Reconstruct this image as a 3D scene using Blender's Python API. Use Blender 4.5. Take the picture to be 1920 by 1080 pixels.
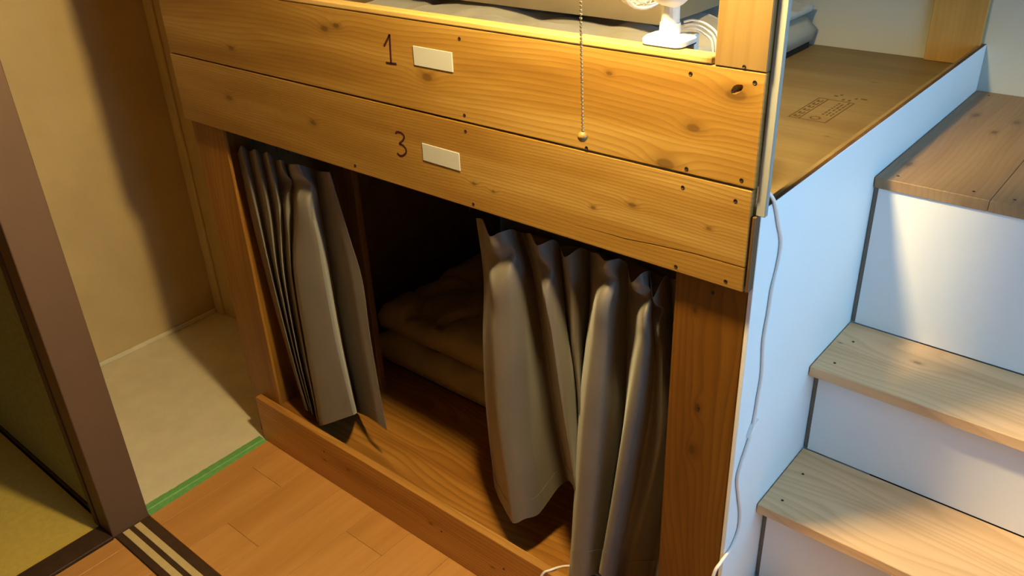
import bpy, bmesh, math, random
from mathutils import Vector, Matrix, Euler, noise
random.seed(7)
sc = bpy.context.scene
for o in list(bpy.data.objects):
    bpy.data.objects.remove(o)
COL = sc.collection

# ------------------------------------------------------------------ camera, world, exposure
CAM_LOC = Vector((2.1077, -1.1430, 1.7642))
CAM_ROT = Euler((1.06537, 0.03900, 0.69710), 'XYZ')
FPX = 1612.35
cam_d = bpy.data.cameras.new('camera')
cam_d.sensor_width = 36.0
cam_d.lens = FPX / 1920 * 36.0
cam_d.clip_start = 0.02
cam = bpy.data.objects.new('camera', cam_d)
cam.location = CAM_LOC
cam.rotation_euler = CAM_ROT
COL.objects.link(cam)
sc.camera = cam

LAMP_POS = Vector((1.40, -0.23, 1.95))
LAMP_STRENGTH = 1080.0
LAMP_COLOR = (1.0, 0.75, 0.32)
SKY_COLOR = (0.245, 0.62, 1.0)
SKY_STRENGTH = 5.6

world = bpy.data.worlds.new('world')
sc.world = world
world.use_nodes = True
bg = world.node_tree.nodes['Background']
bg.inputs['Color'].default_value = (*SKY_COLOR, 1)
bg.inputs['Strength'].default_value = SKY_STRENGTH

# daylight enters through the window in the right-hand wall: sampling portal in its opening
WIN = (-0.95, 1.0, 0.85, 2.10)          # y0, y1, z0, z1
pd = bpy.data.lights.new('window_portal', 'AREA')
pd.shape = 'RECTANGLE'
pd.size = WIN[1] - WIN[0]
pd.size_y = WIN[3] - WIN[2]
pd.cycles.is_portal = True
po = bpy.data.objects.new('window_portal', pd)
po.location = (3.02, (WIN[0] + WIN[1]) / 2, (WIN[2] + WIN[3]) / 2)
po.rotation_euler = Vector((-1, 0, 0)).to_track_quat('-Z', 'Z').to_euler()
COL.objects.link(po)

vs = sc.view_settings
vs.view_transform = 'Standard'
vs.look = 'None'
vs.exposure = 0.0
vs.gamma = 1.0
vs.use_curve_mapping = False

RM = CAM_ROT.to_matrix()
def at(u, v, ax, val):
    """point of the plane axis=val that the photograph shows at pixel (u, v)"""
    d = RM @ Vector(((u - 960) / FPX, -(v - 540) / FPX, -1.0))
    t = (val - CAM_LOC[ax]) / d[ax]
    return CAM_LOC + d * t

# ------------------------------------------------------------------ materials
class NT:
    def __init__(s, name):
        s.m = bpy.data.materials.new(name)
        s.m.use_nodes = True
        s.t = s.m.node_tree
        s.b = s.t.nodes['Principled BSDF']
    def n(s, typ, **kw):
        nd = s.t.nodes.new(typ)
        for k, v in kw.items():
            setattr(nd, k, v)
        return nd
    def l(s, a, b):
        s.t.links.new(a, b)
    def _in(s, sock, v):
        if hasattr(v, 'is_output'):
            s.l(v, sock)
        else:
            sock.default_value = v
    def math(s, op, a, b=0.0, c=0.0, clamp=False):
        nd = s.n('ShaderNodeMath', operation=op)
        nd.use_clamp = clamp
        s._in(nd.inputs[0], a)
        s._in(nd.inputs[1], b)
        s._in(nd.inputs[2], c)
        return nd.outputs[0]
    def vmath(s, op, a, b=(0, 0, 0)):
        nd = s.n('ShaderNodeVectorMath', operation=op)
        s._in(nd.inputs[0], a)
        s._in(nd.inputs[1], b)
        return nd.outputs['Value'] if op in ('DOT_PRODUCT', 'LENGTH') else nd.outputs[0]
    def noise(s, vec, scale, detail=3.0, rough=0.55):
        nd = s.n('ShaderNodeTexNoise')
        s.l(vec, nd.inputs['Vector'])
        nd.inputs['Scale'].default_value = scale
        nd.inputs['Detail'].default_value = detail
        nd.inputs['Roughness'].default_value = rough
        return nd.outputs[0]
    def mix(s, f, a, b, mode='MIX'):
        nd = s.n('ShaderNodeMix', data_type='RGBA', blend_type=mode)
        s._in(nd.inputs[0], f)
        for sock, v in ((nd.inputs[6], a), (nd.inputs[7], b)):
            if hasattr(v, 'is_output'):
                s.l(v, sock)
            else:
                sock.default_value = (*v[:3], 1)
        return nd.outputs[2]
    def ramp(s, f, stops):
        nd = s.n('ShaderNodeValToRGB')
        s.l(f, nd.inputs[0])
        e = nd.color_ramp.elements
        while len(e) > 1:
            e.remove(e[-1])
        e[0].position = stops[0][0]; e[0].color = (*stops[0][1], 1)
        for p, c in stops[1:]:
            k = e.new(p); k.color = (*c, 1)
        return nd.outputs[0]
    def bump(s, h, strength, dist=0.001):
        nd = s.n('ShaderNodeBump')
        nd.inputs['Strength'].default_value = strength
        nd.inputs['Distance'].default_value = dist
        s.l(h, nd.inputs['Height'])
        s.l(nd.outputs[0], s.b.inputs['Normal'])
    def pos(s):
        return s.n('ShaderNodeNewGeometry').outputs['Position']

def wood(name, light, mid, dark, along, across, freq=110.0, rough=0.42, knots=(), amp=3.0, contrast=0.55,
         spec=0.4, seed=0.0, thick=None, streak=0.35):
    """softwood: growth lines run along one axis and bend round the knots"""
    m = NT(name)
    p = m.vmath('ADD', m.pos(), (seed * 1.7, seed * 2.3, seed * 3.1))
    if thick is None:
        thick = 3 - along - across
    sl = [0, 0, 0]; sl[along] = 1.1; sl[across] = 5.0; sl[thick] = 5.0
    pl = m.vmath('MULTIPLY', p, tuple(sl))
    low = m.noise(pl, 1.0, 2.0, 0.5)
    v = m.vmath('DOT_PRODUCT', m.pos(), tuple(freq if i == across else (freq * 0.35 if i == thick else 0.0) for i in range(3)))
    v = m.math('MULTIPLY_ADD', low, amp * 4.0, v)
    kn = None
    for (c, r) in knots:
        d = m.vmath('SUBTRACT', m.pos(), tuple(c))
        s_ = [0, 0, 0]; s_[along] = 1 / (1.9 * r); s_[across] = 1 / r
        s_[thick] = 0.0
        d = m.vmath('MULTIPLY', d, tuple(s_))
        g = m.math('EXPONENT', m.math('MULTIPLY', m.vmath('DOT_PRODUCT', d, d), -0.45))
        v = m.math('MULTIPLY_ADD', g, freq * r * 1.3, v)
        kn = g if kn is None else m.math('MAXIMUM', kn, g)
    fr = m.math('FRACT', v)
    tri = m.math('POWER', fr, 2.5)
    back = m.math('MULTIPLY', m.math('SUBTRACT', 1.0, fr), 6.0, clamp=True)
    line = m.math('MULTIPLY', tri, back)
    fs = [0, 0, 0]; fs[along] = 4.0; fs[across] = 240.0; fs[thick] = 240.0
    fine = m.noise(m.vmath('MULTIPLY', p, tuple(fs)), 1.0, 3.0, 0.6)
    fs2 = [0, 0, 0]; fs2[along] = 1.3; fs2[across] = 14.0; fs2[thick] = 14.0
    broad = m.noise(m.vmath('MULTIPLY', p, tuple(fs2)), 1.0, 3.0, 0.6)
    base = m.ramp(broad, [(0.3, tuple(0.45 * mid[i] + 0.55 * dark[i] for i in range(3))), (0.5, mid), (0.72, light)])
    col = m.mix(m.math('MULTIPLY', line, contrast), base, dark)
    col = m.mix(m.math('MULTIPLY', fine, streak), col, dark)
    if kn is not None:
        halo = m.math('SMOOTHSTEP', kn, 0.25, 0.95) if False else m.math('MULTIPLY', m.math('SUBTRACT', kn, 0.45), 1.6, clamp=True)
        col = m.mix(m.math('MULTIPLY', halo, 0.5), col, tuple(0.55 * c for c in dark))
        core = m.math('MULTIPLY', m.math('SUBTRACT', kn, 0.86), 14.0, clamp=True)
        col = m.mix(m.math('MULTIPLY', core, 0.5), col, tuple(0.35 * c for c in dark))
    m.l(col, m.b.inputs['Base Color'])
    rr = m.math('MULTIPLY_ADD', fine, 0.18, rough - 0.08)
    m.l(rr, m.b.inputs['Roughness'])
    m.b.inputs['Specular IOR Level'].default_value = spec
    m.bump(m.math('MULTIPLY_ADD', fine, 0.4, line), 0.18, 0.0006)
    return m.m

def plain(name, col, rough=0.6, spec=0.4, vary=0.08, scale=6.0, bump=0.0, bscale=300.0, metal=0.0, sheen=0.0):
    m = NT(name)
    p = m.pos()
    f = m.noise(p, scale, 4.0, 0.6)
    c = m.ramp(f, [(0.25, tuple(x * (1 - vary) for x in col)), (0.75, tuple(min(1, x * (1 + vary)) for x in col))])
    m.l(c, m.b.inputs['Base Color'])
    m.b.inputs['Roughness'].default_value = rough
    m.b.inputs['Specular IOR Level'].default_value = spec
    m.b.inputs['Metallic'].default_value = metal
    if sheen:
        m.b.inputs['Sheen Weight'].default_value = sheen
    if bump:
        m.bump(m.noise(p, bscale, 2.0, 0.6), bump, 0.0008)
    return m.m

def emis(name, col, strength):
    m = NT(name)
    m.b.inputs['Base Color'].default_value = (*col, 1)
    m.b.inputs['Emission Color'].default_value = (*col, 1)
    m.b.inputs['Emission Strength'].default_value = strength
    return m.m

# ------------------------------------------------------------------ mesh helpers
WLOC = {}
def link(name, bm, mat, parent=None, smooth=False, origin=None):
    """links a bmesh given in world coordinates as one object whose origin is at its base"""
    if origin is None:
        xs = [v.co for v in bm.verts]
        lo = Vector((min(c.x for c in xs), min(c.y for c in xs), min(c.z for c in xs)))
        hi = Vector((max(c.x for c in xs), max(c.y for c in xs), max(c.z for c in xs)))
        origin = Vector(((lo.x + hi.x) / 2, (lo.y + hi.y) / 2, lo.z))
    origin = Vector(origin)
    bmesh.ops.translate(bm, verts=bm.verts, vec=-origin)
    me = bpy.data.meshes.new(name)
    bm.normal_update()
    bm.to_mesh(me)
    bm.free()
    if smooth:
        for f in me.polygons:
            f.use_smooth = True
    me.materials.append(mat)
    o = bpy.data.objects.new(name, me)
    COL.objects.link(o)
    put(o, origin, parent)
    return o

def put(o, wloc, parent=None):
    wloc = Vector(wloc)
    WLOC[o.name] = wloc
    if parent is not None:
        o.parent = parent
        o.location = wloc - WLOC[parent.name]
    else:
        o.location = wloc

def empty(name, loc, label, cat, group=None):
    o = bpy.data.objects.new(name, None)
    o.empty_display_size = 0.1
    COL.objects.link(o)
    put(o, loc)
    return tag(o, label, cat, group)

def tag(o, label, cat, group=None):
    o['label'] = label
    o['category'] = cat
    if group:
        o['group'] = group
    return o

def struct(o):
    o['kind'] = 'structure'
    return o

def add_box(bm, x0, x1, y0, y1, z0, z1):
    vs_ = [bm.verts.new((x, y, z)) for z in (z0, z1) for y in (y0, y1) for x in (x0, x1)]
    for f in ((0, 2, 3, 1), (4, 5, 7, 6), (0, 1, 5, 4), (2, 6, 7, 3), (0, 4, 6, 2), (1, 3, 7, 5)):
        bm.faces.new([vs_[i] for i in f])
    return bm

def box(name, x0, x1, y0, y1, z0, z1, mat, parent=None, bevel=0.0015, seg=1):
    bm = bmesh.new()
    add_box(bm, x0, x1, y0, y1, z0, z1)
    if bevel:
        bmesh.ops.bevel(bm, geom=bm.edges[:], offset=bevel, segments=seg, profile=0.5, affect='EDGES')
    return link(name, bm, mat, parent)

def boxes(name, lst, mat, parent=None):
    bm = bmesh.new()
    for b in lst:
        add_box(bm, *b)
    return link(name, bm, mat, parent)

def add_tube(bm, pts, rad, seg=8, cap=True):
    pts = [Vector(p) for p in pts]
    rads = rad if isinstance(rad, (list, tuple)) else [rad] * len(pts)
    up = Vector((0, 0, 1))
    rings = []
    nrm = None
    for i, p in enumerate(pts):
        t = (pts[min(i + 1, len(pts) - 1)] - pts[max(i - 1, 0)]).normalized()
        if nrm is None:
            a = up if abs(t.dot(up)) < 0.9 else Vector((1, 0, 0))
            nrm = t.cross(a).normalized()
        else:
            nrm = (nrm - t * nrm.dot(t)).normalized()
        b = t.cross(nrm)
        rings.append([bm.verts.new(p + (nrm * math.cos(k * 2 * math.pi / seg) + b * math.sin(k * 2 * math.pi / seg)) * rads[i]) for k in range(seg)])
    for i in range(len(rings) - 1):
        for k in range(seg):
            bm.faces.new((rings[i][k], rings[i][(k + 1) % seg], rings[i + 1][(k + 1) % seg], rings[i + 1][k]))
    if cap:
        bm.faces.new(list(reversed(rings[0])))
        bm.faces.new(rings[-1])
    return bm

def add_lathe(bm, prof, origin, axis=(0, 0, 1), seg=24, cap=True):
    """prof: list of (radius, height along axis)"""
    ax = Vector(axis).normalized()
    a = Vector((1, 0, 0)) if abs(ax.x) < 0.9 else Vector((0, 1, 0))
    u = ax.cross(a).normalized(); w = ax.cross(u)
    O_ = Vector(origin)
    rings = []
    for r, h in prof:
        rings.append([bm.verts.new(O_ + ax * h + (u * math.cos(k * 2 * math.pi / seg) + w * math.sin(k * 2 * math.pi / seg)) * max(r, 1e-5)) for k in range(seg)])
    for i in range(len(rings) - 1):
        for k in range(seg):
            bm.faces.new((rings[i][k], rings[i][(k + 1) % seg], rings[i + 1][(k + 1) % seg], rings[i + 1][k]))
    if cap:
        bm.faces.new(list(reversed(rings[0]))); bm.faces.new(rings[-1])
    bmesh.ops.recalc_face_normals(bm, faces=bm.faces)
    return bm

def catmull(P, t):
    """P list of Vectors, t in [0, len-1]"""
    n = len(P)
    i = min(int(t), n - 2)
    f = t - i
    p0 = P[i - 1] if i > 0 else P[i] * 2 - P[i + 1]
    p1, p2 = P[i], P[i + 1]
    p3 = P[i + 2] if i + 2 < n else P[i + 1] * 2 - P[i]
    return 0.5 * ((2 * p1) + (p2 - p0) * f + (2 * p0 - 5 * p1 + 4 * p2 - p3) * f * f + (3 * p1 - p0 - 3 * p2 + p3) * f ** 3)

def spline(P, n):
    P = [Vector(p) for p in P]
    return [catmull(P, (len(P) - 1) * i / (n - 1)) for i in range(n)]

def boolean_cut(o, cutters):
    """cuts real recesses into a board and removes the cutters again"""
    for bmc in cutters:
        me = bpy.data.meshes.new('cut'); bmc.to_mesh(me); bmc.free()
        c = bpy.data.objects.new('cut', me); COL.objects.link(c)
        md = o.modifiers.new('cut', 'BOOLEAN'); md.object = c; md.operation = 'DIFFERENCE'; md.solver = 'EXACT'
    dg = bpy.context.evaluated_depsgraph_get()
    new = bpy.data.meshes.new_from_object(o.evaluated_get(dg))
    cs = [md.object for md in o.modifiers]
    o.modifiers.clear()
    old = o.data
    o.data = new
    bpy.data.meshes.remove(old)
    for c in cs:
        bpy.data.objects.remove(c)

# ------------------------------------------------------------------ palette
def V(x, z):
    return (x, 0.0, z)
knots1 = [((1.557, 0, 1.392), 0.017), ((1.491, 0, 1.330), 0.012), ((1.445, 0, 1.262), 0.017), ((1.335, 0, 1.392), 0.006),
          ((0.915, 0, 1.325), 0.014), ((0.62, 0, 1.385), 0.012), ((0.66, 0, 1.395), 0.010), ((0.255, 0, 1.30), 0.010)]
knots2 = [((0.53, 0, 1.165), 0.011), ((1.305, 0, 1.150), 0.006), ((1.385, 0, 1.175), 0.008), ((1.53, 0, 1.17), 0.005),
          ((1.02, 0, 1.13), 0.006), ((1.07, 0, 1.125), 0.005), ((0.20, 0, 1.17), 0.012)]
OL, OM, OD = (0.50, 0.315, 0.085), (0.375, 0.205, 0.038), (0.175, 0.068, 0.007)
M_plank1 = wood('stained_pine_upper', OL, OM, OD, 0, 2, 95, 0.37, knots1, 2.6, 0.6, seed=1, spec=0.9)
M_plank2 = wood('stained_pine_lower', OL, tuple(c * 0.95 for c in OM), OD, 0, 2, 150, 0.38, knots2, 2.8, 0.75, seed=2, spec=0.8)
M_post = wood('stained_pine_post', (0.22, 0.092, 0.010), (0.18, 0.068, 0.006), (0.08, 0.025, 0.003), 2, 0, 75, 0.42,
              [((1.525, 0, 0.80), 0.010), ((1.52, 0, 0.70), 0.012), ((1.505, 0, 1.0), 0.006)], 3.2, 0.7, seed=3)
M_postl = wood('stained_pine_left_post', (0.38, 0.18, 0.025), (0.31, 0.135, 0.016), (0.14, 0.05, 0.006), 2, 0, 60, 0.45, [], 2.6, 0.6, seed=4)
M_kick = wood('weathered_kick_board', (0.66, 0.34, 0.085), (0.55, 0.26, 0.05), (0.24, 0.09, 0.012), 0, 2, 90, 0.5,
              [((0.33, 0, 0.08), 0.007), ((0.44, 0, 0.10), 0.006), ((0.78, 0, 0.09), 0.007), ((1.0, 0, 0.07), 0.006)], 2.4, 0.7, seed=5)
M_pale = wood('pale_pine', (0.50, 0.33, 0.115), (0.45, 0.28, 0.085), (0.30, 0.16, 0.04), 2, 0, 60, 0.42, [], 2.0, 0.4, seed=6, streak=0.2)
M_corner = wood('pale_pine_corner_post', (0.27, 0.175, 0.066), (0.24, 0.15, 0.052), (0.16, 0.085, 0.024), 2, 0, 45, 0.42, [], 2.0, 0.4, seed=6, streak=0.2)
M_rail = wood('pale_pine_rail', (0.58, 0.40, 0.15), (0.52, 0.34, 0.11), (0.36, 0.2, 0.05), 0, 1, 60, 0.42, [((1.512, 0.0, 1.435), 0.006)], 1.5, 0.3, seed=7, streak=0.2)
M_bunkfloor = wood('bunk_floor_board', (0.60, 0.30, 0.06), (0.46, 0.20, 0.035), (0.18, 0.06, 0.01), 0, 1, 45, 0.36, [], 3.5, 0.75, seed=8)
M_ply = wood('plywood_deck', (0.27, 0.195, 0.088), (0.235, 0.165, 0.068), (0.165, 0.10, 0.034), 0, 1, 22, 0.5,
             [((1.50, 0.55, 1.16), 0.005), ((1.44, 0.98, 1.16), 0.006)], 2.5, 0.3, seed=9, streak=0.25)
M_plyedge = wood('plywood_edge', (0.17, 0.09, 0.035), (0.11, 0.055, 0.018), (0.03, 0.012, 0.005), 2, 0, 260, 0.6, [], 0.2, 0.9, seed=10)
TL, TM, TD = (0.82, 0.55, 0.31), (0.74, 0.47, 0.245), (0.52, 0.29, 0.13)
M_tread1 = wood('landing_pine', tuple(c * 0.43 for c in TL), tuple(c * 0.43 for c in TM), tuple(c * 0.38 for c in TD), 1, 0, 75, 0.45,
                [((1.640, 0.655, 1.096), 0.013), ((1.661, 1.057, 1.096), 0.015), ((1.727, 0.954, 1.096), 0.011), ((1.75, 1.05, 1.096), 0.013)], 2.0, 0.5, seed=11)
M_tread = wood('tread_pine', tuple(min(.95, c * 1.10) for c in TL), tuple(c * 1.10 for c in TM), tuple(c * 1.0 for c in TD), 0, 1, 48, 0.45,
               [((1.775, 0.478, 0.753), 0.008), ((1.623, 0.459, 0.753), 0.004)], 4.2, 0.6, seed=12)
M_floor = wood('orange_laminate', (0.66, 0.34, 0.105), (0.60, 0.29, 0.08), (0.46, 0.20, 0.045), 1, 0, 30, 0.36, [], 2.0, 0.25, seed=13, streak=0.25)
M_floor2 = wood('orange_laminate_deep', (0.65, 0.33, 0.10), (0.585, 0.28, 0.077), (0.45, 0.195, 0.044), 1, 0, 30, 0.36, [], 2.0, 0.25, seed=14, streak=0.25)
M_white = plain('white_laminate', (0.80, 0.82, 0.83), 0.5, 0.4, 0.02, 3)
M_riser = plain('white_riser', (0.82, 0.82, 0.82), 0.55, 0.35, 0.03, 4)
M_wall = plain('white_wall', (0.46, 0.46, 0.41), 0.75, 0.3, 0.04, 3)
M_plaster2 = plain('cream_plaster_trim', (0.66, 0.52, 0.27), 0.8, 0.25, 0.08, 5, 0.25, 220)
M_plaster = plain('cream_plaster', (0.57, 0.425, 0.205), 0.8, 0.25, 0.08, 5, 0.25, 220)
M_concrete = plain('white_screed', (0.74, 0.66, 0.46), 0.65, 0.35, 0.09, 9, 0.15, 160)
M_room = plain('brown_room_wall', (0.26, 0.17, 0.08), 0.8, 0.2, 0.05, 3)
M_ceiling = plain('dark_wood_ceiling', (0.17, 0.11, 0.06), 0.8, 0.2, 0.03, 3)
M_jamb = plain('purple_brown_jamb', (0.122, 0.070, 0.038), 0.6, 0.35, 0.06, 14, 0.1, 300)
M_dark = plain('dark_brown_wood', (0.055, 0.028, 0.014), 0.55, 0.35, 0.25, 30)
M_track = plain('pale_track', (0.62, 0.47, 0.22), 0.5, 0.4, 0.08, 30)
M_fusuma = plain('grey_green_cloth', (0.24, 0.26, 0.16), 0.9, 0.2, 0.15, 60, 0.4, 500)
M_tatami = plain('tatami_straw', (0.62, 0.46, 0.10), 0.75, 0.3, 0.1, 50, 0.4, 400)
M_tape = plain('green_tape', (0.16, 0.42, 0.12), 0.6, 0.4, 0.18, 60)
M_card = plain('white_card', (0.45, 0.445, 0.42), 0.6, 0.3, 0.02, 8)
M_ink = plain('marker_ink', (0.035, 0.008, 0.014), 0.5, 0.4, 0.1, 30)
M_stamp = plain('stamp_ink', (0.115, 0.068, 0.026), 0.7, 0.2, 0.2, 60)
M_screw = plain('dark_screw', (0.022, 0.010, 0.005), 0.5, 0.4, 0.3, 200)
M_slat = plain('grey_white_slat', (0.30, 0.30, 0.275), 0.6, 0.35, 0.04, 5)
M_fan = plain('white_fan_plastic', (0.86, 0.85, 0.82), 0.35, 0.5, 0.02, 6)
M_rubber = plain('dark_rubber', (0.03, 0.03, 0.03), 0.7, 0.3, 0.1, 20)
M_cord = plain('white_cord', (0.86, 0.80, 0.76), 0.45, 0.4, 0.04, 20)
M_chain = plain('brass_chain', (0.80, 0.66, 0.40), 0.28, 0.5, 0.1, 60, metal=0.9)
M_ballw = plain('brass_ball', (0.22, 0.13, 0.03), 0.4, 0.5, 0.1, 60)
M_sheet = plain('grey_sheet', (0.46, 0.43, 0.37), 0.85, 0.2, 0.05, 10, 0.2, 300, sheen=0.3)
M_matt = plain('white_mattress', (0.42, 0.38, 0.29), 0.8, 0.2, 0.06, 12, 0.25, 200)
M_brown = plain('brown_blanket', (0.40, 0.29, 0.13), 0.9, 0.2, 0.1, 6, 0.3, 400, sheen=0.3)
M_futon = plain('khaki_futon', (0.55, 0.46, 0.24), 0.85, 0.2, 0.1, 9, 0.25, 200)
M_mat = plain('black_underlay', (0.02, 0.018, 0.015), 0.9, 0.2, 0.2, 20)
M_shade = plain('lamp_enamel', (0.7, 0.66, 0.58), 0.4, 0.5, 0.03, 6)
M_bulb = emis('lamp_bulb', LAMP_COLOR, LAMP_STRENGTH)
M_metal = plain('grey_metal', (0.55, 0.55, 0.55), 0.35, 0.5, 0.05, 30, metal=0.9)

def curtain_mat():
    m = NT('taupe_curtain_cloth')
    p = m.pos()
    f = m.noise(p, 7.0, 3.0)
    c = m.ramp(f, [(0.3, (0.120, 0.100, 0.082)), (0.7, (0.145, 0.121, 0.098))])
    m.l(c, m.b.inputs['Base Color'])
    m.b.inputs['Roughness'].default_value = 0.5
    m.b.inputs['Specular IOR Level'].default_value = 0.45
    m.b.inputs['Sheen Weight'].default_value = 0.25
    w = m.n('ShaderNodeTexWave'); w.wave_type = 'BANDS'; w.bands_direction = 'Z'
    w.inputs['Scale'].default_value = 260.0
    m.l(p, w.inputs['Vector'])
    m.bump(w.outputs['Fac'], 0.05, 0.0004)
    return m.m
M_curtain = curtain_mat()

# ------------------------------------------------------------------ room shell
YB = 1.268                                    # back wall behind the bunk and stairs
struct(box('floor_base', -2.3, 3.12, -2.7, 1.36, -0.12, -0.061, M_dark, bevel=0))
struct(box('floor_inner', 0.005, 3.02, 0.0205, YB, -0.06, 0.0, M_dark, bevel=0))
fl = struct(box('floor', 0.0045, 3.02, -2.6, 0.02, -0.06, -0.006, M_floor2, bevel=0))
xs_ = [0.034] + [0.088 + 0.15 * i for i in range(0, 20)]
share = {}
for i in range(len(xs_) - 1):
    y = -0.0005 if i % 3 == 0 else (-0.0005)
    cuts = [0.018, max(-0.4249, -0.30 + 0.19 * ((i * 5) % 3 - 1)), -0.425]
    segs = [(cuts[0], cuts[1]), (cuts[1], cuts[2])]
    y2 = -0.534
    c2 = -1.1 - 0.27 * ((i * 7) % 4)
    segs += [(y2, c2), (c2, -2.58)]
    for j, (ya, yb_) in enumerate(segs):
        if ya - yb_ < 0.02:
            continue
        box('floor_board', (0.0062 if i == 0 and j < 2 else xs_[i]) + 0.0004, xs_[i + 1] - 0.0004, yb_ + 0.0004, ya - 0.0004, -0.006, 0.0,
            M_floor if (i + j) % 2 else M_floor2, fl, bevel=0.0006)
struct(box('floor_alcove', -0.86, 0.004, -0.43, 0.39, -0.06, 0.002, M_concrete, bevel=0))
struct(box('floor_tatami', -2.2, -0.045, -2.6, -0.53, -0.06, 0.0, M_tatami, bevel=0))
struct(box('wall_left', -0.94, -0.86, -0.43, 0.47, -0.06, 2.45, M_plaster, bevel=0))
struct(box('baseboard_left', -0.8595, -0.850, -0.425, 0.379, 0.0025, 0.020, M_concrete, bevel=0.002))
wb = struct(box('wall_back', -0.86, -0.07, 0.39, 0.47, -0.06, 2.45, M_plaster, bevel=0))
t = struct(box('trim_1', -0.8595, -0.805, 0.380, 0.39, 0.004, 2.44, M_plaster2, bevel=0.002))
struct(box('wall_rear', -0.07, 3.02, YB, YB + 0.08, -0.06, 2.45, M_wall, bevel=0))
struct(box('wall_front', -2.2, 3.10, -2.68, -2.6, -0.06, 2.45, M_room, bevel=0))
struct(box('wall_far_left', -2.28, -2.2, -2.68, -0.45, -0.06, 2.45, M_room, bevel=0))
wy0, wy1, wz0, wz1 = WIN
wr = struct(boxes('wall_right', [(3.02, 3.10, -2.6, wy0, -0.06, 2.45), (3.02, 3.10, wy1, YB, -0.06, 2.45),
                                 (3.02, 3.10, wy0, wy1, -0.06, wz0), (3.02, 3.10, wy0, wy1, wz1, 2.45)], M_room))
struct(box('ceiling', -2.28, 3.10, -2.68, YB + 0.08, 2.45, 2.52, M_ceiling, bevel=0))
# window with two sashes
wm = (wy0 + wy1) / 2
w1 = struct(boxes('window_1', [(3.03, 3.09, wy0, wy0 + 0.04, wz0, wz1), (3.03, 3.09, wy1 - 0.04, wy1, wz0, wz1),
                               (3.03, 3.09, wy0, wy1, wz0, wz0 + 0.04), (3.03, 3.09, wy0, wy1, wz1 - 0.04, wz1),
                               (3.03, 3.09, wm - 0.025, wm + 0.025, wz0, wz1)], M_metal))
def glass_mat():
    m = NT('window_glass')
    tr = m.n('ShaderNodeBsdfTransparent'); gl = m.n('ShaderNodeBsdfGlossy'); mx = m.n('ShaderNodeMixShader')
    gl.inputs['Roughness'].default_value = 0.02
    mx.inputs[0].default_value = 0.06
    m.l(tr.outputs[0], mx.inputs[1]); m.l(gl.outputs[0], mx.inputs[2])
    m.l(mx.outputs[0], m.t.nodes['Material Output'].inputs[0])
    return m.m
M_glass = glass_mat()
for a, b in ((wy0 + 0.04, wm - 0.025), (wm + 0.025, wy1 - 0.04)):
    box('pane', 3.058, 3.062, a, b, wz0 + 0.04, wz1 - 0.04, M_glass, w1, bevel=0)

# corner column of the sliding doors, its sills and tracks
struct(box('trim_2', -0.045, 0.030, -0.538, -0.427, 0.0, 2.44, M_jamb, bevel=0.002))
edge = struct(box('trim_3', -0.075, -0.0455, -0.541, -0.50, 0.0, 2.44, M_dark, bevel=0.001))
sill = struct(box('trim_4', 0.0305, 3.00, -0.532, -0.4285, -0.006, 0.004, M_dark, bevel=0.001))
box('track', 0.036, 2.99, -0.5125, -0.4925, 0.004, 0.0062, M_track, sill, bevel=0.0006)
box('track', 0.036, 2.99, -0.4775, -0.4580, 0.004, 0.0062, M_track, sill, bevel=0.0006)
struct(box('trim_5', -0.045, 0.0295, -2.59, -0.5385, -0.006, 0.006, M_dark, bevel=0.001))
# cloth-covered sliding door closing the next room
dr = empty('sliding_door', (-1.1, -0.525, 0), 'grey-green cloth sliding door behind the purple-brown column', 'door')
box('door_panel', -2.18, -0.085, -0.520, -0.505, 0.02, 2.0, M_fusuma, dr, bevel=0.001)
boxes('door_frame', [(-2.2, -0.0775, -0.524, -0.50, 0.002, 0.02), (-0.085, -0.0775, -0.524, -0.50, 0.02, 2.0), (-2.2, -2.18, -0.524, -0.50, 0.02, 2.0),
                     (-2.2, -0.0775, -0.524, -0.50, 2.0, 2.02)], M_dark, dr)
struct(box('wall_next_room', -2.2, -0.0455, -0.4995, -0.43, -0.06, 2.44, M_plaster, bevel=0))

# green masking tape along the floor joint
bm = bmesh.new()
N = 40
rows = []
for i in range(N + 1):
    y = -0.424 + i * 0.42 / N
    jit = 0.0035 * noise.noise(Vector((y * 40, 0, 3))) + 0.002 * noise.noise(Vector((y * 130, 5, 3)))
    x0, x1 = -0.020 + jit, 0.0305 - 0.012 * (y + 0.42) / 0.42 + 0.0006 * noise.noise(Vector((y * 90, 9, 1)))
    w_ = 0.0005 + 0.0009 * max(0, noise.noise(Vector((y * 60, 2, 2))))
    rows.append([bm.verts.new((x0, y, 0.0022)), bm.verts.new((x0, y, 0.0032)), bm.verts.new((0.004, y, 0.0036 + w_)),
                 bm.verts.new((0.006, y, 0.0016 + w_)), bm.verts.new((x1, y, 0.0012)), bm.verts.new((x1, y, 0.0002))])
for a, b in zip(rows[:-1], rows[1:]):
    for k in range(6):
        bm.faces.new((a[k], a[(k + 1) % 6], b[(k + 1) % 6], b[k]))
bm.faces.new(list(reversed(rows[0]))); bm.faces.new(rows[-1])
bmesh.ops.recalc_face_normals(bm, faces=bm.faces)
tag(link('masking_tape', bm, M_tape), 'green masking tape along the joint between pale alcove floor and orange floor', 'tape')

# ------------------------------------------------------------------ bunk bed
ZK, Z1, Z2, Z3, ZP, ZPAN = 0.171, 1.075, 1.2515, 1.4295, 1.160, 1.212
bunk = empty('bunk_bed', (0.8, 0.6, 0.0), 'built-in wooden bunk with stained pine boards marked 1 and 3', 'bunk bed')

def screw(x, z, y, parent, r=0.0035):
    bm_ = bmesh.new()
    add_lathe(bm_, [(r, 0.0), (r, 0.0006), (r * 0.8, 0.0009), (r * 0.5, 0.0002)], (x, y + 0.0001, z), (0, -1, 0), 10)
    return link('screw', bm_, M_screw, parent)

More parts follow.
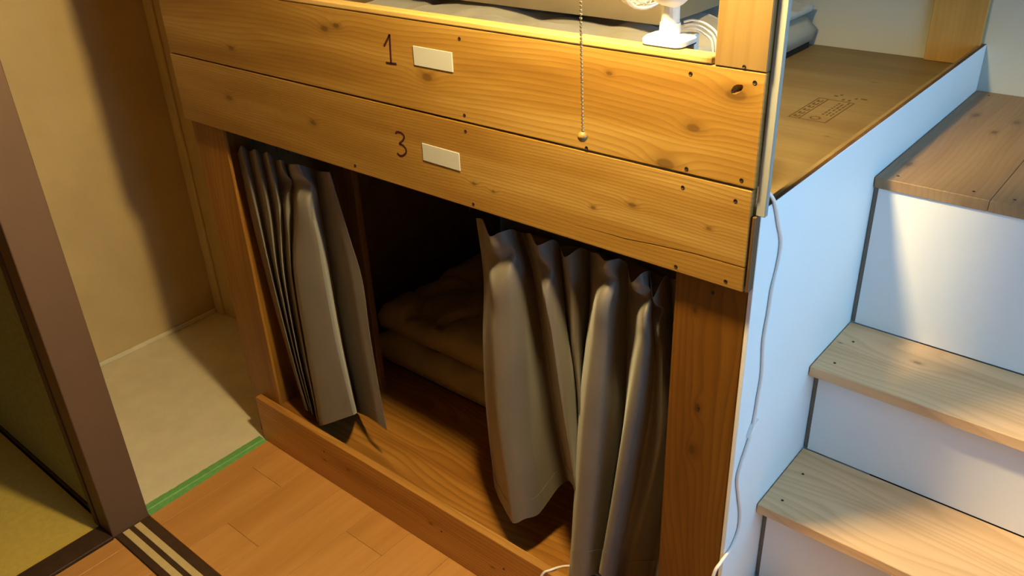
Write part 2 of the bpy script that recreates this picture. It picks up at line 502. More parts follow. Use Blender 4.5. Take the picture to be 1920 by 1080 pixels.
p1 = box('fascia_board', -0.035, 1.600, 0.0, 0.020, Z2 + 0.0022, Z3, M_plank1, bunk, bevel=0.0018, seg=2)
p2 = box('fascia_board', -0.040, 1.597, 0.001, 0.021, Z1, Z2 - 0.0012, M_plank2, bunk, bevel=0.0018, seg=2)
# broken-out knot in the upper board
bmc = bmesh.new()
bmesh.ops.create_icosphere(bmc, subdivisions=3, radius=1.0)
for v in bmc.verts:
    k = 1 + 0.22 * noise.noise(v.co * 2.3)
    c = Vector((v.co.x * 0.0105 * k, v.co.y * 0.008 * k, v.co.z * 0.0062 * k))
    c.rotate(Euler((0, -0.62, 0)))
    v.co = c + Vector((1.5575, 0.0, 1.4005))
off = WLOC[p1.name] - Vector((0, 0, 0))
boolean_cut(p1, [bmc])
# drying crack in the lower board
bmc = bmesh.new()
cp = [(1.263, 1.1060), (1.30, 1.1072), (1.349, 1.1082), (1.37, 1.1080), (1.43, 1.1135), (1.506, 1.1185), (1.55, 1.1190), (1.61, 1.1195)]
ra = []
for i, (x, z) in enumerate(cp):
    h = 0.0003 + 0.0011 * min(1, i / 3.0)
    ra.append([bmc.verts.new((x, -0.002, z + h)), bmc.verts.new((x, -0.002, z - h)), bmc.verts.new((x, 0.010, z - h * 0.3)), bmc.verts.new((x, 0.010, z + h * 0.3))])
for a, b in zip(ra[:-1], ra[1:]):
    for k in range(4):
        bmc.faces.new((a[k], a[(k + 1) % 4], b[(k + 1) % 4], b[k]))
bmc.faces.new(list(reversed(ra[0]))); bmc.faces.new(ra[-1])
bmesh.ops.recalc_face_normals(bmc, faces=bmc.faces)
boolean_cut(p2, [bmc])
for x, z in ((1.008, 1.409), (1.481, 1.412), (1.584, 1.414), (1.008, 1.266), (1.291, 1.2575), (1.484, 1.262), (1.578, 1.264)):
    screw(x, z, 0.0, p1)
for x, z in ((1.007, 1.234), (1.479, 1.229), (1.571, 1.228), (1.567, 1.086), (1.475, 1.085), (1.015, 1.085), (0.66, 1.09)):
    screw(x, z, 0.001, p2)
# handwritten numerals and white name cards
def strokes(name, polys, wdt, y, parent):
    bm_ = bmesh.new()
    for pts in polys:
        P = [at(u, v, 1, y) for u, v in pts]
        P = spline(P, 4 * len(P)) if len(P) > 2 and name == 'numeral_three' else P
        L, R_ = [], []
        for i, q in enumerate(P):
            tq = P[min(i + 1, len(P) - 1)] - P[max(i - 1, 0)]
            tq = Vector((tq.x, 0, tq.z)).normalized()
            n_ = Vector((-tq.z, 0, tq.x)) * wdt / 2
            L.append(q + n_); R_.append(q - n_)
        ring = []
        for dy in (-0.0004, 0.0004):
            ring.append(([bm_.verts.new(q + Vector((0, dy, 0))) for q in L], [bm_.verts.new(q + Vector((0, dy, 0))) for q in R_]))
        (fL, fR), (bL, bR) = ring
        for i in range(len(P) - 1):
            bm_.faces.new((fL[i], fL[i + 1], fR[i + 1], fR[i]))
            bm_.faces.new((bL[i], bR[i], bR[i + 1], bL[i + 1]))
            bm_.faces.new((fL[i], bL[i], bL[i + 1], fL[i + 1]))
            bm_.faces.new((fR[i], fR[i + 1], bR[i + 1], bR[i]))
        bm_.faces.new((fL[0], fR[0], bR[0], bL[0])); bm_.faces.new((fL[-1], bL[-1], bR[-1], fR[-1]))
    bmesh.ops.recalc_face_normals(bm_, faces=bm_.faces)
    o = link(name, bm_, M_ink, parent)
    return o
o = strokes('numeral_one', [[(720, 87), (725, 77), (730.5, 65)], [(730.5, 64), (732, 94), (733.5, 119)], [(724, 117.5), (733, 119), (743.5, 120)]], 0.0046, -0.0001, p1)
o['label'] = 'handwritten black 1'
o = strokes('numeral_three', [[(741.5, 250), (745, 247.5), (750, 248), (756, 252), (758, 258), (755, 264), (749, 269.5), (755, 272), (761, 279), (761.5, 286), (757, 291), (751, 292), (745, 287)]], 0.0044, 0.0009, p2)
o['label'] = 'handwritten black 3'
for (cx, cz, rot, par, y) in ((0.936, 1.3633, 0.0, p1, 0.0), (0.935, 1.168, 0.012, p2, 0.001)):
    bm = bmesh.new()
    add_box(bm, -0.0515, 0.0515, -0.0016, 0, -0.0185, 0.0185)
    bmesh.ops.bevel(bm, geom=bm.edges[:], offset=0.0005, segments=1, affect='EDGES')
    bmesh.ops.rotate(bm, verts=bm.verts, cent=(0, 0, 0), matrix=Matrix.Rotation(rot, 3, 'Y'))
    bmesh.ops.translate(bm, verts=bm.verts, vec=(cx, y - 0.0001, cz))
    link('name_card', bm, M_card, par)['label'] = 'blank white name card'
# rail on top of the boards
rail = box('top_rail', -0.035, 1.515, -0.0014, 0.026, Z3 + 0.0004, Z3 + 0.0125, M_rail, bunk, bevel=0.0028, seg=2)
# posts
corner = box('corner_post', 1.519, 1.601, -0.001, 0.019, Z3 + 0.0008, 2.44, M_corner, bunk, bevel=0.0015)
screw(1.566, 1.4345, -0.001, corner, 0.003)
slat = box('edge_slat', 1.6016, 1.6175, 0.0095, 0.0195, ZPAN - 0.004, 2.44, M_slat, bunk, bevel=0.0012)
prt = box('front_post', 1.464, 1.5975, 0.022, 0.044, 0.1, 1.20, M_post, bunk, bevel=0.002)
box('post_edge', 1.5978, 1.6030, 0.022, 0.044, 0.1, 1.074, M_pale, bunk, bevel=0.0005)
screw(1.536, 1.045, 0.022, prt, 0.0035); screw(1.527, 0.80, 0.022, prt, 0.003)
box('front_post', -0.047, 0.104, 0.022, 0.031, 0.0, 1.20, M_postl, bunk, bevel=0.002)
box('post_return', 0.030, 0.050, 0.0315, 0.130, 0.125, 1.12, M_postl, bunk, bevel=0.0015)
box('corner_post', -0.05, 0.05, 0.0, 0.045, Z3 + 0.0130, 2.44, M_pale, bunk, bevel=0.0015)
ipa, ipb = at(622, 315, 1, 0.30).x, at(660, 330, 1, 0.30).x
box('inner_post', ipa, ipb, 0.300, 0.322, 0.125, 1.128, M_postl, bunk, bevel=0.0015)
box('added_shade_board', -0.035, 1.518, 0.0, 0.020, 1.825, 2.44, M_pale, bunk, bevel=0.0015)  # added unseen board, keeps lamp light off the upper deck and rear wall
# kick board
kick = box('kick_board', 0.006, 1.598, -0.002, 0.0205, 0.0005, ZK, M_kick, bunk, bevel=0.0015)
for x, z in ((0.335, 0.115), (0.82, 0.085), (1.04, 0.09)):
    screw(x, z, -0.002, kick, 0.003)
# decks and panels
box('lower_deck', -0.045, 1.597, 0.045, YB - 0.002, 0.095, 0.125, M_bunkfloor, bunk, bevel=0.001)
deck = box('upper_deck', -0.045, 1.5965, 0.0225, YB - 0.002, 1.130, ZP, M_ply, bunk, bevel=0.001)
box('left_side_panel', -0.066, -0.047, 0.046, YB - 0.002, 0.002, 2.44, M_ply, bunk, bevel=0.001)
panel = box('stair_side_panel', 1.5985, 1.6065, 0.0215, YB - 0.001, 0.0, ZPAN, M_white, bunk, bevel=0.0008)
box('panel_core', 1.580, 1.5975, 0.0215, YB - 0.002, 1.0755, 1.1295, M_plyedge, bunk, bevel=0.0005)
box('deck_edging', 1.5895, 1.5983, 0.0335, YB - 0.0230, ZP + 0.0003, ZPAN - 0.001, M_ply, bunk, bevel=0.0005)
box('front_ply_edge', 1.6004, 1.6055, 0.0030, 0.0205, Z1 + 0.001, ZPAN - 0.005, M_plyedge, bunk, bevel=0.0004)
box('panel_cap', 1.5985, 1.6060, 0.0215, YB - 0.001, ZPAN, ZPAN + 0.0004, M_plyedge, panel, bevel=0)
# ink stamp on the plywood: frame, band and illegible dashes
bm = bmesh.new()
sx0, sx1, sy0, sy1, sz = 1.381, 1.465, 0.627, 0.793, ZP
def dash(x0, x1, y0, y1):
    add_box(bm, x0, x1, y0, y1, sz + 0.00005, sz + 0.0003)
for (a, b, c, d) in ((sx0, sx1, sy0, sy0 + 0.003), (sx0, sx1, sy1 - 0.003, sy1), (sx0, sx0 + 0.003, sy0, sy1), (sx1 - 0.003, sx1, sy0, sy1), (sx0 + 0.022, sx0 + 0.025, sy0, sy1)):
    dash(a, b, c, d)
for k in range(6):
    y = sy0 + 0.010 + k * 0.025
    dash(sx0 + 0.006, sx0 + 0.019, y, y + 0.006)
    dash(sx0 + 0.006, sx0 + 0.010, y + 0.006, y + 0.016)
    dash(sx0 + 0.015, sx0 + 0.019, y + 0.008, y + 0.016)
for r_ in range(3):
    y = sy0 + 0.05
    while y < sy1 - 0.018:
        ln = random.uniform(0.006, 0.018)
        dash(sx1 - 0.030 + r_ * 0.009, sx1 - 0.026 + r_ * 0.009, y, y + ln)
        y += ln + random.uniform(0.004, 0.010)
for (a, b, c, d) in ((1.404, 1.413, 0.822, 0.830), (1.414, 1.420, 0.834, 0.842), (1.430, 1.436, 0.800, 0.812), (1.444, 1.450, 0.800, 0.812), (1.452, 1.458, 0.822, 0.832), (1.464, 1.478, 0.828, 0.836)):
    dash(a, b, c, d)
for k in range(14):
    a = k / 14 * 2 * math.pi
    x, y = sx0 + 0.052 + 0.010 * math.cos(a), sy0 + 0.022 + 0.010 * math.sin(a)
    dash(x - 0.0018, x + 0.0018, y - 0.0018, y + 0.0018)
link('ink_stamp', bm, M_stamp, deck)['label'] = 'brown ink stamp'

# wooden board on the wall at the back of the landing
tag(box('wall_board', 1.470, 1.597, YB - 0.022, YB - 0.0005, ZP + 0.0005, 2.44, M_pale, bevel=0.0015), 'pale pine board standing against the white wall at the end of the plywood deck', 'board')

# ------------------------------------------------------------------ staircase
st = empty('staircase', (2.1, 0.6, 0.0), 'wooden steps with white risers beside the bunk', 'stairs')
SX0, SX1 = 1.6085, 2.75
for (x0, x1) in ((SX0, 1.8195), (1.8203, 2.03), (2.0308, 2.24), (2.2408, 2.45), (2.4508, SX1)):
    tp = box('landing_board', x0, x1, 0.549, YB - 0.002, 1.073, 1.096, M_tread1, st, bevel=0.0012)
    for yy in (0.578, 1.235):
        for xx in (x0 + 0.035, x1 - 0.035):
            bm = bmesh.new(); add_lathe(bm, [(0.003, 0), (0.003, 0.0004), (0.0015, 0.0002)], (xx, yy, 1.0961), (0, 0, 1), 8)
            link('screw', bm, M_screw, tp)
treads = ((0.753, 0.339, 0.551), (0.517, 0.154, 0.372), (0.281, -0.030, 0.188))
for k, (z, y0, y1) in enumerate(treads):
    tp = box('tread', SX0, SX1, y0, y1 + 0.004, z - 0.0235, z, M_tread, st, bevel=0.0014)
    for (dx, dy) in ((0.035, 0.04), (0.035, 0.14)):
        bm = bmesh.new(); add_lathe(bm, [(0.003, 0), (0.003, 0.0004), (0.0015, 0.0002)], (SX0 + dx, y0 + dy, z + 0.0001), (0, 0, 1), 8)
        link('screw', bm, M_screw, tp)
box('riser', SX0 + 0.0085, SX1, 0.5555, 0.567, 0.7545, 1.0725, M_riser, st, bevel=0.0008)
box('riser', SX0 + 0.0085, SX1, 0.3765, 0.388, 0.5185, 0.7290, M_riser, st, bevel=0.0008)
box('riser', SX0 + 0.0085, SX1, 0.1925, 0.204, 0.2825, 0.4930, M_riser, st, bevel=0.0008)
box('riser', SX0 + 0.0085, SX1, 0.0085, 0.020, 0.0005, 0.2570, M_riser, st, bevel=0.0008)
M_gap = plain('stringer_grey', (0.22, 0.19, 0.16), 0.7, 0.3, 0.1, 20)
bm = bmesh.new()
for (y, z0, z1) in ((0.5600, 0.7545, 1.0725), (0.381, 0.5185, 0.7290), (0.197, 0.2825, 0.4930), (0.013, 0.0005, 0.2570)):
    add_box(bm, SX0 - 0.0005, SX0 + 0.0070, y, y + 0.16, z0, z1)
link('stringer', bm, M_gap, st)

# ------------------------------------------------------------------ curtains
def curtain(name, lines, label, group, rows=44, sub=7, stiff=None):
    """lines: fold lines from edge to edge: (y depth, [pixels from header to hem]); lofted into one cloth"""
    cols = []
    for (y, px) in lines:
        ys = y if isinstance(y, (list, tuple)) else [y] * len(px)
        ys = [0.022 + (yy - 0.022) * (1.0 + 0.55 * min(1, k * 1.5 / (len(px) - 1))) for k, yy in enumerate(ys)]
        P = [at(u, v, 1, yy) for (u, v), yy in zip(px, ys)]
        C_ = spline(P, rows)
        if ys[0] < 0.036:
            for r in range(rows):
                f = r / (rows - 1)
                C_[r] = C_[r] + Vector((0, 0.022 * math.exp(-((f - 0.13) / 0.05) ** 2) - 0.006 * math.exp(-((f - 0.27) / 0.09) ** 2), 0))
        cols.append(C_)
    bm_ = bmesh.new()
    grid = []
    for r in range(rows):
        P = [c[r] for c in cols]
        row = []
        for i in range((len(P) - 1) * sub + 1):
            t_ = i / sub
            q = catmull(P, t_)
            i0 = min(int(t_), len(P) - 2)
            lin = P[i0].lerp(P[i0 + 1], t_ - i0)
            q = q.lerp(lin, 0.35)
            f = r / (rows - 1)
            wr_ = 0.0022 * f * noise.noise(Vector((q.x * 30, q.z * 6, 1.7)))
            q = q + Vector((0, wr_, 0))
            q.z = max(q.z, 0.1275)
            if q.z < 0.185:
                q.y = max(q.y, 0.0235)
            row.append(q)
        grid.append(row)
    hem_start = int(rows * 0.94)
    vg = [[bm_.verts.new(q) for q in row] for row in grid]
    for r in range(rows - 1):
        for i in range(len(vg[0]) - 1):
            bm_.faces.new((vg[r][i], vg[r][i + 1], vg[r + 1][i + 1], vg[r + 1][i]))
    root = link(name, bm_, M_curtain, smooth=True)
    tag(root, label, 'curtain', group)
    md = root.modifiers.new('thick', 'SOLIDIFY'); md.thickness = 0.0014; md.offset = 0
    root.modifiers.new('edges', 'EDGE_SPLIT').split_angle = math.radians(55)
    # turned-up hem: a second layer along the bottom edge
    bm_ = bmesh.new()
    vg = [[bm_.verts.new(q) for q in row] for row in grid[hem_start:]]
    for r in range(len(vg) - 1):
        for i in range(len(vg[0]) - 1):
            bm_.faces.new((vg[r][i], vg[r][i + 1], vg[r + 1][i + 1], vg[r + 1][i]))
    h = link('hem', bm_, M_curtain, root, smooth=True)
    md = h.modifiers.new('thick', 'SOLIDIFY'); md.thickness = 0.0030; md.offset = 0
    h.modifiers.new('edges', 'EDGE_SPLIT').split_angle = math.radians(55)
    return root

LEFT = [
 (.062, [(446,288),(470,400),(497,510),(535,645),(572,766)]),
 (.040, [(452,273),(480,395),(507,512),(543,650),(577,770)]),
 (.080, [(466,284),(489,395),(513,512),(547,650),(580,770)]),
 (.038, [(478,280),(502,390),(520,512),(550,650),(582,772)]),
 (.080, [(491,290),(512,395),(526,512),(553,650),(584,774)]),
 (.036, [(501,285),(522,385),(531,510),(556,650),(586,778)]),
 (.080, [(515,300),(531,400),(536,512),(560,655),(590,782)]),
 (.034, [(527,300),(540,392),(545,505),(570,655),(597,792)]),
 (.070, [(538,308),(549,395),(548,505),(573,655),(599,794)]),
 (.026, [(546,308),(562,385),(554,500),(579,660),(603,798)]),
 (.028, [(562,309),(588,400),(605,512),(631,650),(662,778)]),
 (.115, [(588,318),(604,415),(622,520),(645,655),(670,773)]),
 (.100, [(598,321),(614,420),(633,520),(655,655),(682,777)]),
 (.060, [(608,322),(635,430),(657,525),(678,652),(704,790)]),
 (.052, [(618,323),(655,445),(680,530),(697,650),(725,806)]),
]
curtain('curtain', LEFT, 'taupe cloth curtain gathered at the left end of the lower bunk opening', 'bunk curtains')
RIGHT = [
 (.066, [(893,409),(907,520),(906,640),(911,760),(928,912)]),
 (.062, [(905,412),(913,520),(912,640),(918,775),(938,938)]),
 (.020, [(918,443),(930,540),(928,640),(936,790),(962,980)]),
 (.026, [(936,436),(957,525),(958,640),(962,790),(985,972)]),
 (.050, [(957,430),(978,522),(985,640),(992,780),(1010,963)]),
 (.090, [(968,433),(994,530),(1004,640),(1017,760),(1046,914)]),
 (.112, [(984,438),(1003,530),(1022,640),(1040,760),(1066,900)]),
 (.070, [(995,438),(1014,530),(1030,640),(1047,760),(1074,910)]),
 (.028, [(1007,460),(1026,560),(1040,660),(1055,760),(1080,920)]),
 (.060, [(1036,449),(1050,540),(1062,620),(1077,740),(1086,930)]),
 (.105, [(1050,460),(1057,540),(1067,640),(1081,740),(1090,930)]),
 (.040, [(1059,482),(1072,560),(1078,660),(1087,760),(1095,950)]),
 (.065, [(1088,464),(1092,560),(1089,660),(1090,760),(1098,950)]),
 (.110, [(1106,473),(1106,560),(1098,660),(1094,760),(1100,960)]),
 (.060, [(1121,475),(1112,560),(1097,660),(1086,780),(1068,1078)]),
 (.014, [(1134,489),(1122,570),(1108,670),(1094,800),(1072,1082)]),
 (.020, [(1148,487),(1143,580),(1135,680),(1125,810),(1100,1080)]),
 (.058, [(1162,485),(1160,580),(1154,680),(1153,820),(1126,1072)]),
 (.098, [(1178,497),(1178,590),(1176,690),(1166,820),(1132,1070)]),
 (.022, [(1183,530),(1205,600),(1192,680),(1166,830),(1124,1074)]),
 (.024, [(1203,512),(1216,600),(1208,690),(1186,830),(1138,1084)]),
 (.064, [(1218,510),(1224,600),(1226,690),(1208,835),(1152,1095)]),
 ([.030,.045,.06,.065,.07], [(1224,558),(1238,620),(1242,700),(1232,860),(1172,1090)]),
 ([.060,.07,.08,.08,.09], [(1245,519),(1250,620),(1256,700),(1248,860),(1195,1090)]),
 (.110, [(1256,522),(1264,620),(1266,700),(1262,860),(1225,1090)]),
 (.062, [(1270,524),(1278,620),(1282,700),(1278,860),(1255,1090)]),
]
curtain('curtain', RIGHT, 'wider taupe cloth curtain hanging against the right front post of the bunk', 'bunk curtains')
# rod behind the lower board, held by two end brackets on the posts
rod = empty('curtain_rod', (0.78, 0.075, 1.088), 'thin metal curtain rod behind the lower fascia board', 'rod')
bm = bmesh.new(); add_tube(bm, [(0.1048, 0.072, 1.092), (1.463, 0.072, 1.092)], 0.006, 10); link('tube', bm, M_metal, rod, True)
box('bracket', 0.1042, 0.110, 0.062, 0.082, 1.082, 1.102, M_metal, rod, bevel=0.001)
box('bracket', 1.466, 1.472, 0.0445, 0.082, 1.082, 1.102, M_metal, rod, bevel=0.001)
first = None
for x in (0.15, 0.2, 0.25, 0.3, 0.35, 0.46, 0.93, 1.10, 1.19, 1.27, 1.36, 1.42):
    if first is None:
        bm = bmesh.new()
        add_tube(bm, [(x, 0.072, 1.086), (x, 0.074, 1.05), (x, 0.078, 1.02)], 0.0012, 6)
        first = link('hook', bm, M_screw, rod)
    else:
        h = first.copy(); COL.objects.link(h)
        put(h, Vector((x, WLOC[first.name].y, WLOC[first.name].z)), rod)

# ------------------------------------------------------------------ bedding
def pad(name, x0, x1, y0, y1, z0, z1, mat, nx=40, ny=24, wob=0.01, sc_=6.0, seed=0.0, round_=0.03, edge_drop=0.0, parent=None):
    """soft slab with rounded edges and uneven top"""
    bm_ = bmesh.new()
    top, bot = [], []
    for j in range(ny + 1):
        a, b = [], []
        for i in range(nx + 1):
            x = x0 + (x1 - x0) * i / nx; y = y0 + (y1 - y0) * j / ny
            e = min(x - x0, x1 - x, y - y0, y1 - y)
            k = min(1, e / round_)
            k = math.sqrt(max(0, 1 - (1 - k) ** 2))
            h = z0 + (z1 - z0) * (0.45 + 0.55 * k)
            n_ = noise.noise(Vector((x * sc_, y * sc_, seed))) + 0.5 * noise.noise(Vector((x * sc_ * 2.3, y * sc_ * 2.3, seed + 4)))
            r_ = abs(noise.noise(Vector((x * sc_ * 0.9 + 3, y * sc_ * 1.6, seed + 9))))
            h += wob * n_ * (0.3 + 0.7 * k) - wob * 1.4 * max(0, 0.18 - r_) / 0.18 * k
            dx = 0.4 * wob * noise.noise(Vector((y * sc_, 3.1, seed))) if i in (0, nx) else 0
            dy = 0.4 * wob * noise.noise(Vector((x * sc_, 7.1, seed))) if j in (0, ny) else 0
            a.append(bm_.verts.new((x + dx, y + dy, max(h, z0 + 0.004))))
            b.append(bm_.verts.new((x + dx * 0.5 + (0.006 if i == 0 else -0.006 if i == nx else 0), y + dy * 0.5 + (0.006 if j == 0 else -0.006 if j == ny else 0), z0)))
        top.append(a); bot.append(b)
    for j in range(ny):
        for i in range(nx):
            bm_.faces.new((top[j][i], top[j][i + 1], top[j + 1][i + 1], top[j + 1][i]))
            bm_.faces.new((bot[j][i], bot[j + 1][i], bot[j + 1][i + 1], bot[j][i + 1]))
    for j in range(ny):
        bm_.faces.new((top[j][0], top[j + 1][0], bot[j + 1][0], bot[j][0]))
        bm_.faces.new((top[j][nx], bot[j][nx], bot[j + 1][nx], top[j + 1][nx]))
    for i in range(nx):
        bm_.faces.new((top[0][i], bot[0][i], bot[0][i + 1], top[0][i + 1]))
        bm_.faces.new((top[ny][i], top[ny][i + 1], bot[ny][i + 1], bot[ny][i]))
    return link(name, bm_, mat, parent, True)

m_up = empty('mattress', (0.6, 0.7, ZP), 'pale mattress on dark underlay on the upper deck', 'mattress')
box('underlay', 0.03, 1.172, 0.10, 1.225, ZP + 0.0005, ZP + 0.018, M_mat, m_up, bevel=0.003)
pad('mattress_body', 0.02, 1.180, 0.09, 1.245, ZP + 0.0185, ZP + 0.090, M_matt, 44, 44, 0.003, 8, 1.0, 0.03, parent=m_up)
tag(pad('bed_sheet', 0.02, 1.172, 0.085, 1.235, ZP + 0.097, ZP + 0.128, M_sheet, 70, 60, 0.016, 5.0, 2.0, 0.05), 'crumpled pale grey sheet spread over the upper mattress', 'sheet')
m_lo = empty('futon', (0.75, 0.83, 0.125), 'khaki futon lying in the shade of the lower bunk', 'futon')
box('underlay', 0.10, 1.50, 0.435, 1.24, 0.1255, 0.142, M_mat, m_lo, bevel=0.003)
pad('futon_body', 0.09, 1.52, 0.42, 1.25, 0.1425, 0.235, M_futon, 60, 34, 0.008, 7, 3.0, 0.05, parent=m_lo)
tag(pad('quilt', 0.095, 1.51, 0.455, 1.24, 0.242, 0.335, M_futon, 80, 50, 0.024, 5.5, 5.0, 0.08), 'rumpled khaki quilt lying on the futon in the lower bunk', 'quilt')
tag(pad('blanket', 0.05, 1.04, 0.66, 1.225, ZP + 0.150, 1.72, M_brown, 60, 36, 0.03, 4.0, 8.0, 0.11), 'thick folded brown blanket heaped on the upper bunk behind the fan', 'blanket')

# ------------------------------------------------------------------ desk fan clipped on the rail
fan = empty('clip_fan', (1.375, 0.02, Z3 + 0.0125), 'small white clip-on fan standing on the top rail of the bunk', 'fan')
FZ = Z3 + 0.0130
def rr_ring(cx, cy, hx, hy, z, rot=0.0, n=5, r=0.014):
    pts = []
    for (sx, sy, a0) in ((1, 1, 0), (-1, 1, 90), (-1, -1, 180), (1, -1, 270)):
        for k in range(n):
            a = math.radians(a0 + 90 * k / (n - 1))
            x, y = sx * (hx - r) + r * math.cos(a), sy * (hy - r) + r * math.sin(a)
            pts.append(Vector((cx + x * math.cos(rot) - y * math.sin(rot), cy + x * math.sin(rot) + y * math.cos(rot), z)))
    return pts
def loft(rings, name, mat, parent, smooth=False):
    bm_ = bmesh.new()
    R_ = [[bm_.verts.new(p) for p in ring] for ring in rings]
    n = len(R_[0])
    for a, b in zip(R_[:-1], R_[1:]):
        for k in range(n):
            bm_.faces.new((a[k], a[(k + 1) % n], b[(k + 1) % n], b[k]))
    bm_.faces.new(list(reversed(R_[0]))); bm_.faces.new(R_[-1])
    bmesh.ops.recalc_face_normals(bm_, faces=bm_.faces)
    return link(name, bm_, mat, parent, smooth)
fcx, fcy = 1.421, 0.036
loft([rr_ring(fcx, fcy, .036, .030, FZ), rr_ring(fcx, fcy, .036, .030, FZ + .002)], 'rubber_foot', M_rubber, fan)
loft([rr_ring(fcx, fcy, .036, .030, FZ + .0022), rr_ring(fcx, fcy, .036, .030, FZ + .009), rr_ring(fcx - .001, fcy, .032, .026, FZ + .0125), rr_ring(fcx - .002, fcy + .002, .022, .019, FZ + .0145)], 'base', M_fan, fan)
loft([rr_ring(fcx - .002, fcy + .004, .0165, .0155, FZ + .0146), rr_ring(fcx - .002, fcy + .004, .0155, .015, FZ + .031), rr_ring(fcx - .002, fcy + .004, .0142, .0142, FZ + .0315),
      rr_ring(fcx - .002, fcy + .004, .0132, .0141, FZ + .060), rr_ring(fcx - .002, fcy + .004, .0125, .0141, FZ + .066)], 'column', M_fan, fan)
hub = Vector((fcx - .008, fcy + .004, FZ + .090))
FD = Vector((-0.92, 0.30, 0.22)).normalized()
bm = bmesh.new(); add_lathe(bm, [(.004, -.040), (.018, -.038), (.030, -.026), (.034, -.008), (.034, .008), (.028, .022), (.014, .028)], hub, FD, 24)
link('motor_housing', bm, M_fan, fan, True)
bm = bmesh.new()
for rr_, hh in ((.056, .040), (.056, .056), (.042, .062), (.026, .068), (.046, .030)):
    ux = FD.cross(Vector((0, 0, 1))).normalized(); uy = FD.cross(ux)
    cpt = hub + FD * hh
    pts = [cpt + (ux * math.cos(a) + uy * math.sin(a)) * rr_ for a in [k * 2 * math.pi / 32 for k in range(33)]]
    add_tube(bm, pts, .0016 if rr_ < .05 else .003, 6, False)
for k in range(28):
    a = k * 2 * math.pi / 28
    dr_ = ux * math.cos(a) + uy * math.sin(a)
    add_tube(bm, [hub + FD * .024 + dr_ * .026, hub + FD * .034 + dr_ * .05, hub + FD * .048 + dr_ * .057, hub + FD * .062 + dr_ * .046, hub + FD * .069 + dr_ * .012], .0009, 5)
link('guard', bm, M_fan, fan, True)
bm = bmesh.new()
for k in range(4):
    a0 = k * math.pi / 2
    prev = None
    for i in range(9):
        a = a0 + 1.0 * i / 8
        d_ = ux * math.cos(a) + uy * math.sin(a)
        p_in = hub + FD * (.040 + .010 * i / 8) + d_ * .010
        p_out = hub + FD * (.040 + .012 * i / 8) + d_ * (.052 - .008 * abs(i - 4) / 4)
        q = [bm.verts.new(p_in), bm.verts.new(p_out), bm.verts.new(p_out + FD * .0012), bm.verts.new(p_in + FD * .0012)]
        if prev:
            for m_ in range(4):
                bm.faces.new((prev[m_], prev[(m_ + 1) % 4], q[(m_ + 1) % 4], q[m_]))
        else:
            bm.faces.new(q)
        prev = q
    bm.faces.new(list(reversed(prev)))
bmesh.ops.recalc_face_normals(bm, faces=bm.faces)
link('blades', bm, M_fan, fan)
# clamp jaw gripping the back of the board
boxes('clamp', [(fcx + .010, fcx + .030, .060, .074, Z3 - .060, FZ + .012), (fcx + .012, fcx + .028, .0215, .060, Z3 - .050, Z3 - .038)], M_fan, fan)
bm = bmesh.new()
c0 = Vector((fcx + .012, fcy + .020, FZ + .030))
for k in range(3):
    P = [c0 + Vector((0, 0, -.005 * k)), c0 + Vector((.014, .006, .003 - .006 * k)), c0 + Vector((.032 - .004 * k, .02, -.006 - .006 * k)),
         c0 + Vector((.046 - .005 * k, .028, -.025 - .004 * k)), c0 + Vector((.046 - .005 * k, .04, -.075))]
    add_tube(bm, spline(P, 24), .0018, 8)
P = [Vector((1.47, .24, 1.62)), Vector((1.475, .16, 1.545)), Vector((1.50, .075, 1.49)), Vector((1.545, .05, 1.44)), Vector((1.56, .06, 1.30)), Vector((1.57, .07, ZP + .003))]
add_tube(bm, spline(P, 30), .0024, 8)
link('power_cord', bm, M_cord, fan, True)

# ------------------------------------------------------------------ cords
px = [(1432,365),(1450,384),(1460,421),(1465,453),(1459,495),(1448,541),(1441,586),(1432,639),(1429,700),(1422,742),(1415,784),(1406,820),(1390,869),(1383,897),(1385,929),(1388,960),(1385,992),(1371,1027),(1351,1055)]
P = [at(u, v, 0, 1.6102) for u, v in px]
P[0].y += 0.014; P[1].y += 0.006
P = [Vector((1.570, .085, ZP + .0045)), Vector((1.588, .062, 1.222)), Vector((1.6015, .040, 1.2345))] + P
P += [P[-1] + Vector((-.004, -.020, -.03)), P[-1] + Vector((-.012, -.028, -.20)), Vector((1.60, -.03, .030)), Vector((1.585, -.06, .0085)), Vector((1.55, -.09, .0070)), Vector((1.50, -.13, .0065)), Vector((1.40, -.16, .0060))]
ec = empty('extension_cord', (1.6102, 0.05, 0.0), 'white cord hanging in a wavy line down the pale blue-lit stair panel', 'cord')
bm = bmesh.new(); add_tube(bm, spline(P, 180), .0033, 8); link('cable', bm, M_cord, ec, True)
q = at(1412, 795, 0, 1.6078)
bm = bmesh.new()
vs1 = [q + Vector((0, dy, dz)) for dy, dz in ((.010, .008), (.010, -.008), (-.008, -.010), (-.024, -.016), (-.010, .004))]
a_ = [bm.verts.new(v + Vector((.0062, 0, 0))) for v in vs1]; b_ = [bm.verts.new(v + Vector((-.001, 0, 0))) for v in vs1]
bm.faces.new(a_); bm.faces.new(list(reversed(b_)))
for k in range(5):
    bm.faces.new((a_[k], b_[k], b_[(k + 1) % 5], a_[(k + 1) % 5]))
bmesh.ops.recalc_face_normals(bm, faces=bm.faces)
link('adhesive_tab', bm, M_fan, ec)
bm = bmesh.new()
P = [(1.36, .12, .1300), (1.30, .11, .1305), (1.26, .085, .145), (1.225, .055, .170), (1.203, .035, .1755), (1.185, .006, .1755), (1.172, -.010, .165), (1.160, -.024, .10), (1.16, -.035, .016), (1.14, -.06, .0055), (1.10, -.10, .005)]
add_tube(bm, spline(P, 60), .0030, 8)
tag(link('floor_cord', bm, M_cord, None, True), 'white cord running out under the right curtain over the kick board', 'cord')

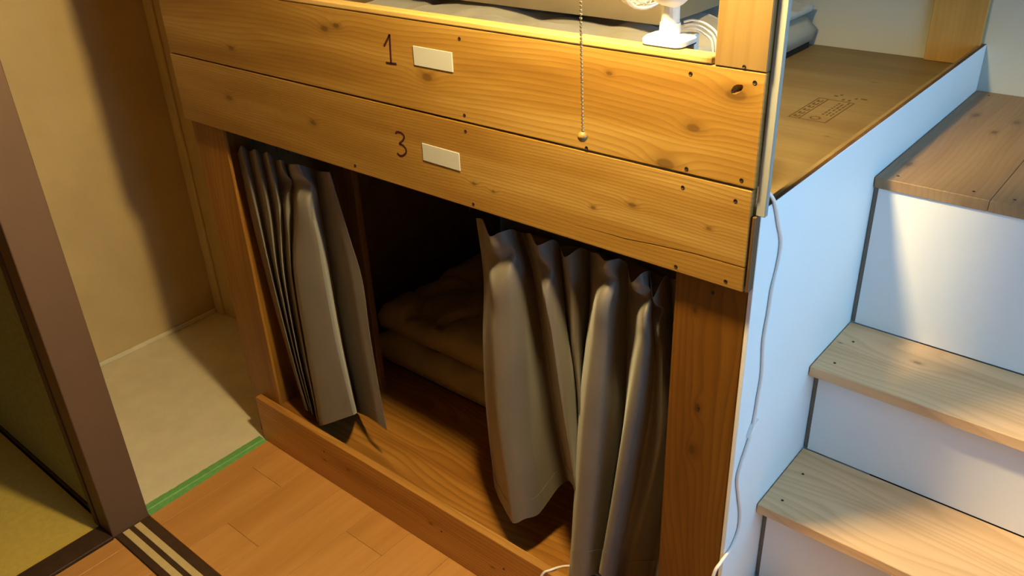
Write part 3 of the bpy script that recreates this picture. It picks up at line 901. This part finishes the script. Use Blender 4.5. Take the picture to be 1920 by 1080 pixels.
# ------------------------------------------------------------------ pendant lamp with pull chain
lamp = empty('pendant_lamp', (LAMP_POS.x, LAMP_POS.y, 2.45), 'pendant lamp above the bunk with a beaded pull chain hanging before the boards', 'lamp')
bm = bmesh.new(); add_lathe(bm, [(.008, -.052), (.030, -.046), (.046, -.026), (.052, 0), (.046, .026), (.030, .044), (.016, .058), (.015, .075)], LAMP_POS, (0, 0, 1), 24)
link('bulb', bm, M_bulb, lamp, True)
bm = bmesh.new(); add_lathe(bm, [(.020, .062), (.022, .075), (.024, .13), (.010, .145)], LAMP_POS, (0, 0, 1), 20); link('socket', bm, M_shade, lamp, True)
bm = bmesh.new(); add_lathe(bm, [(.025, .118), (.12, .098), (.125, .092), (.122, .092), (.118, .095), (.025, .112)], LAMP_POS, (0, 0, 1), 32); link('shade', bm, M_shade, lamp, True)
bm = bmesh.new(); add_tube(bm, [LAMP_POS + Vector((0, 0, .14)), Vector((LAMP_POS.x, LAMP_POS.y, 2.44))], .0035, 8); link('flex', bm, M_cord, lamp, True)
bm = bmesh.new(); add_lathe(bm, [(.05, -.03), (.055, -.02), (.055, 0)], (LAMP_POS.x, LAMP_POS.y, 2.449), (0, 0, 1), 24); link('ceiling_rose', bm, M_shade, lamp, True)
CY = -0.205
bot = at(1092.5, 247, 1, CY); top_ = at(1088.5, 0, 1, CY)
top_ = bot + (top_ - bot) * ((LAMP_POS.z + .094 - bot.z) / (top_.z - bot.z))
bm = bmesh.new()
n = int((top_ - bot).length / 0.0052)
for i in range(n):
    p = bot.lerp(top_, (i + 0.5) / n)
    bmesh.ops.create_icosphere(bm, subdivisions=1, radius=0.0024, matrix=Matrix.Translation(p))
add_tube(bm, [bot, top_], .0005, 5)
link('pull_chain', bm, M_chain, lamp, True)
bm = bmesh.new(); add_lathe(bm, [(.0001, -.0075), (.004, -.0065), (.0068, -.003), (.0075, 0), (.0068, .003), (.004, .0065), (.0015, .0075)], bot - Vector((0, 0, .0072)), (0, 0, 1), 16)
link('chain_ball', bm, M_ballw, lamp, True)
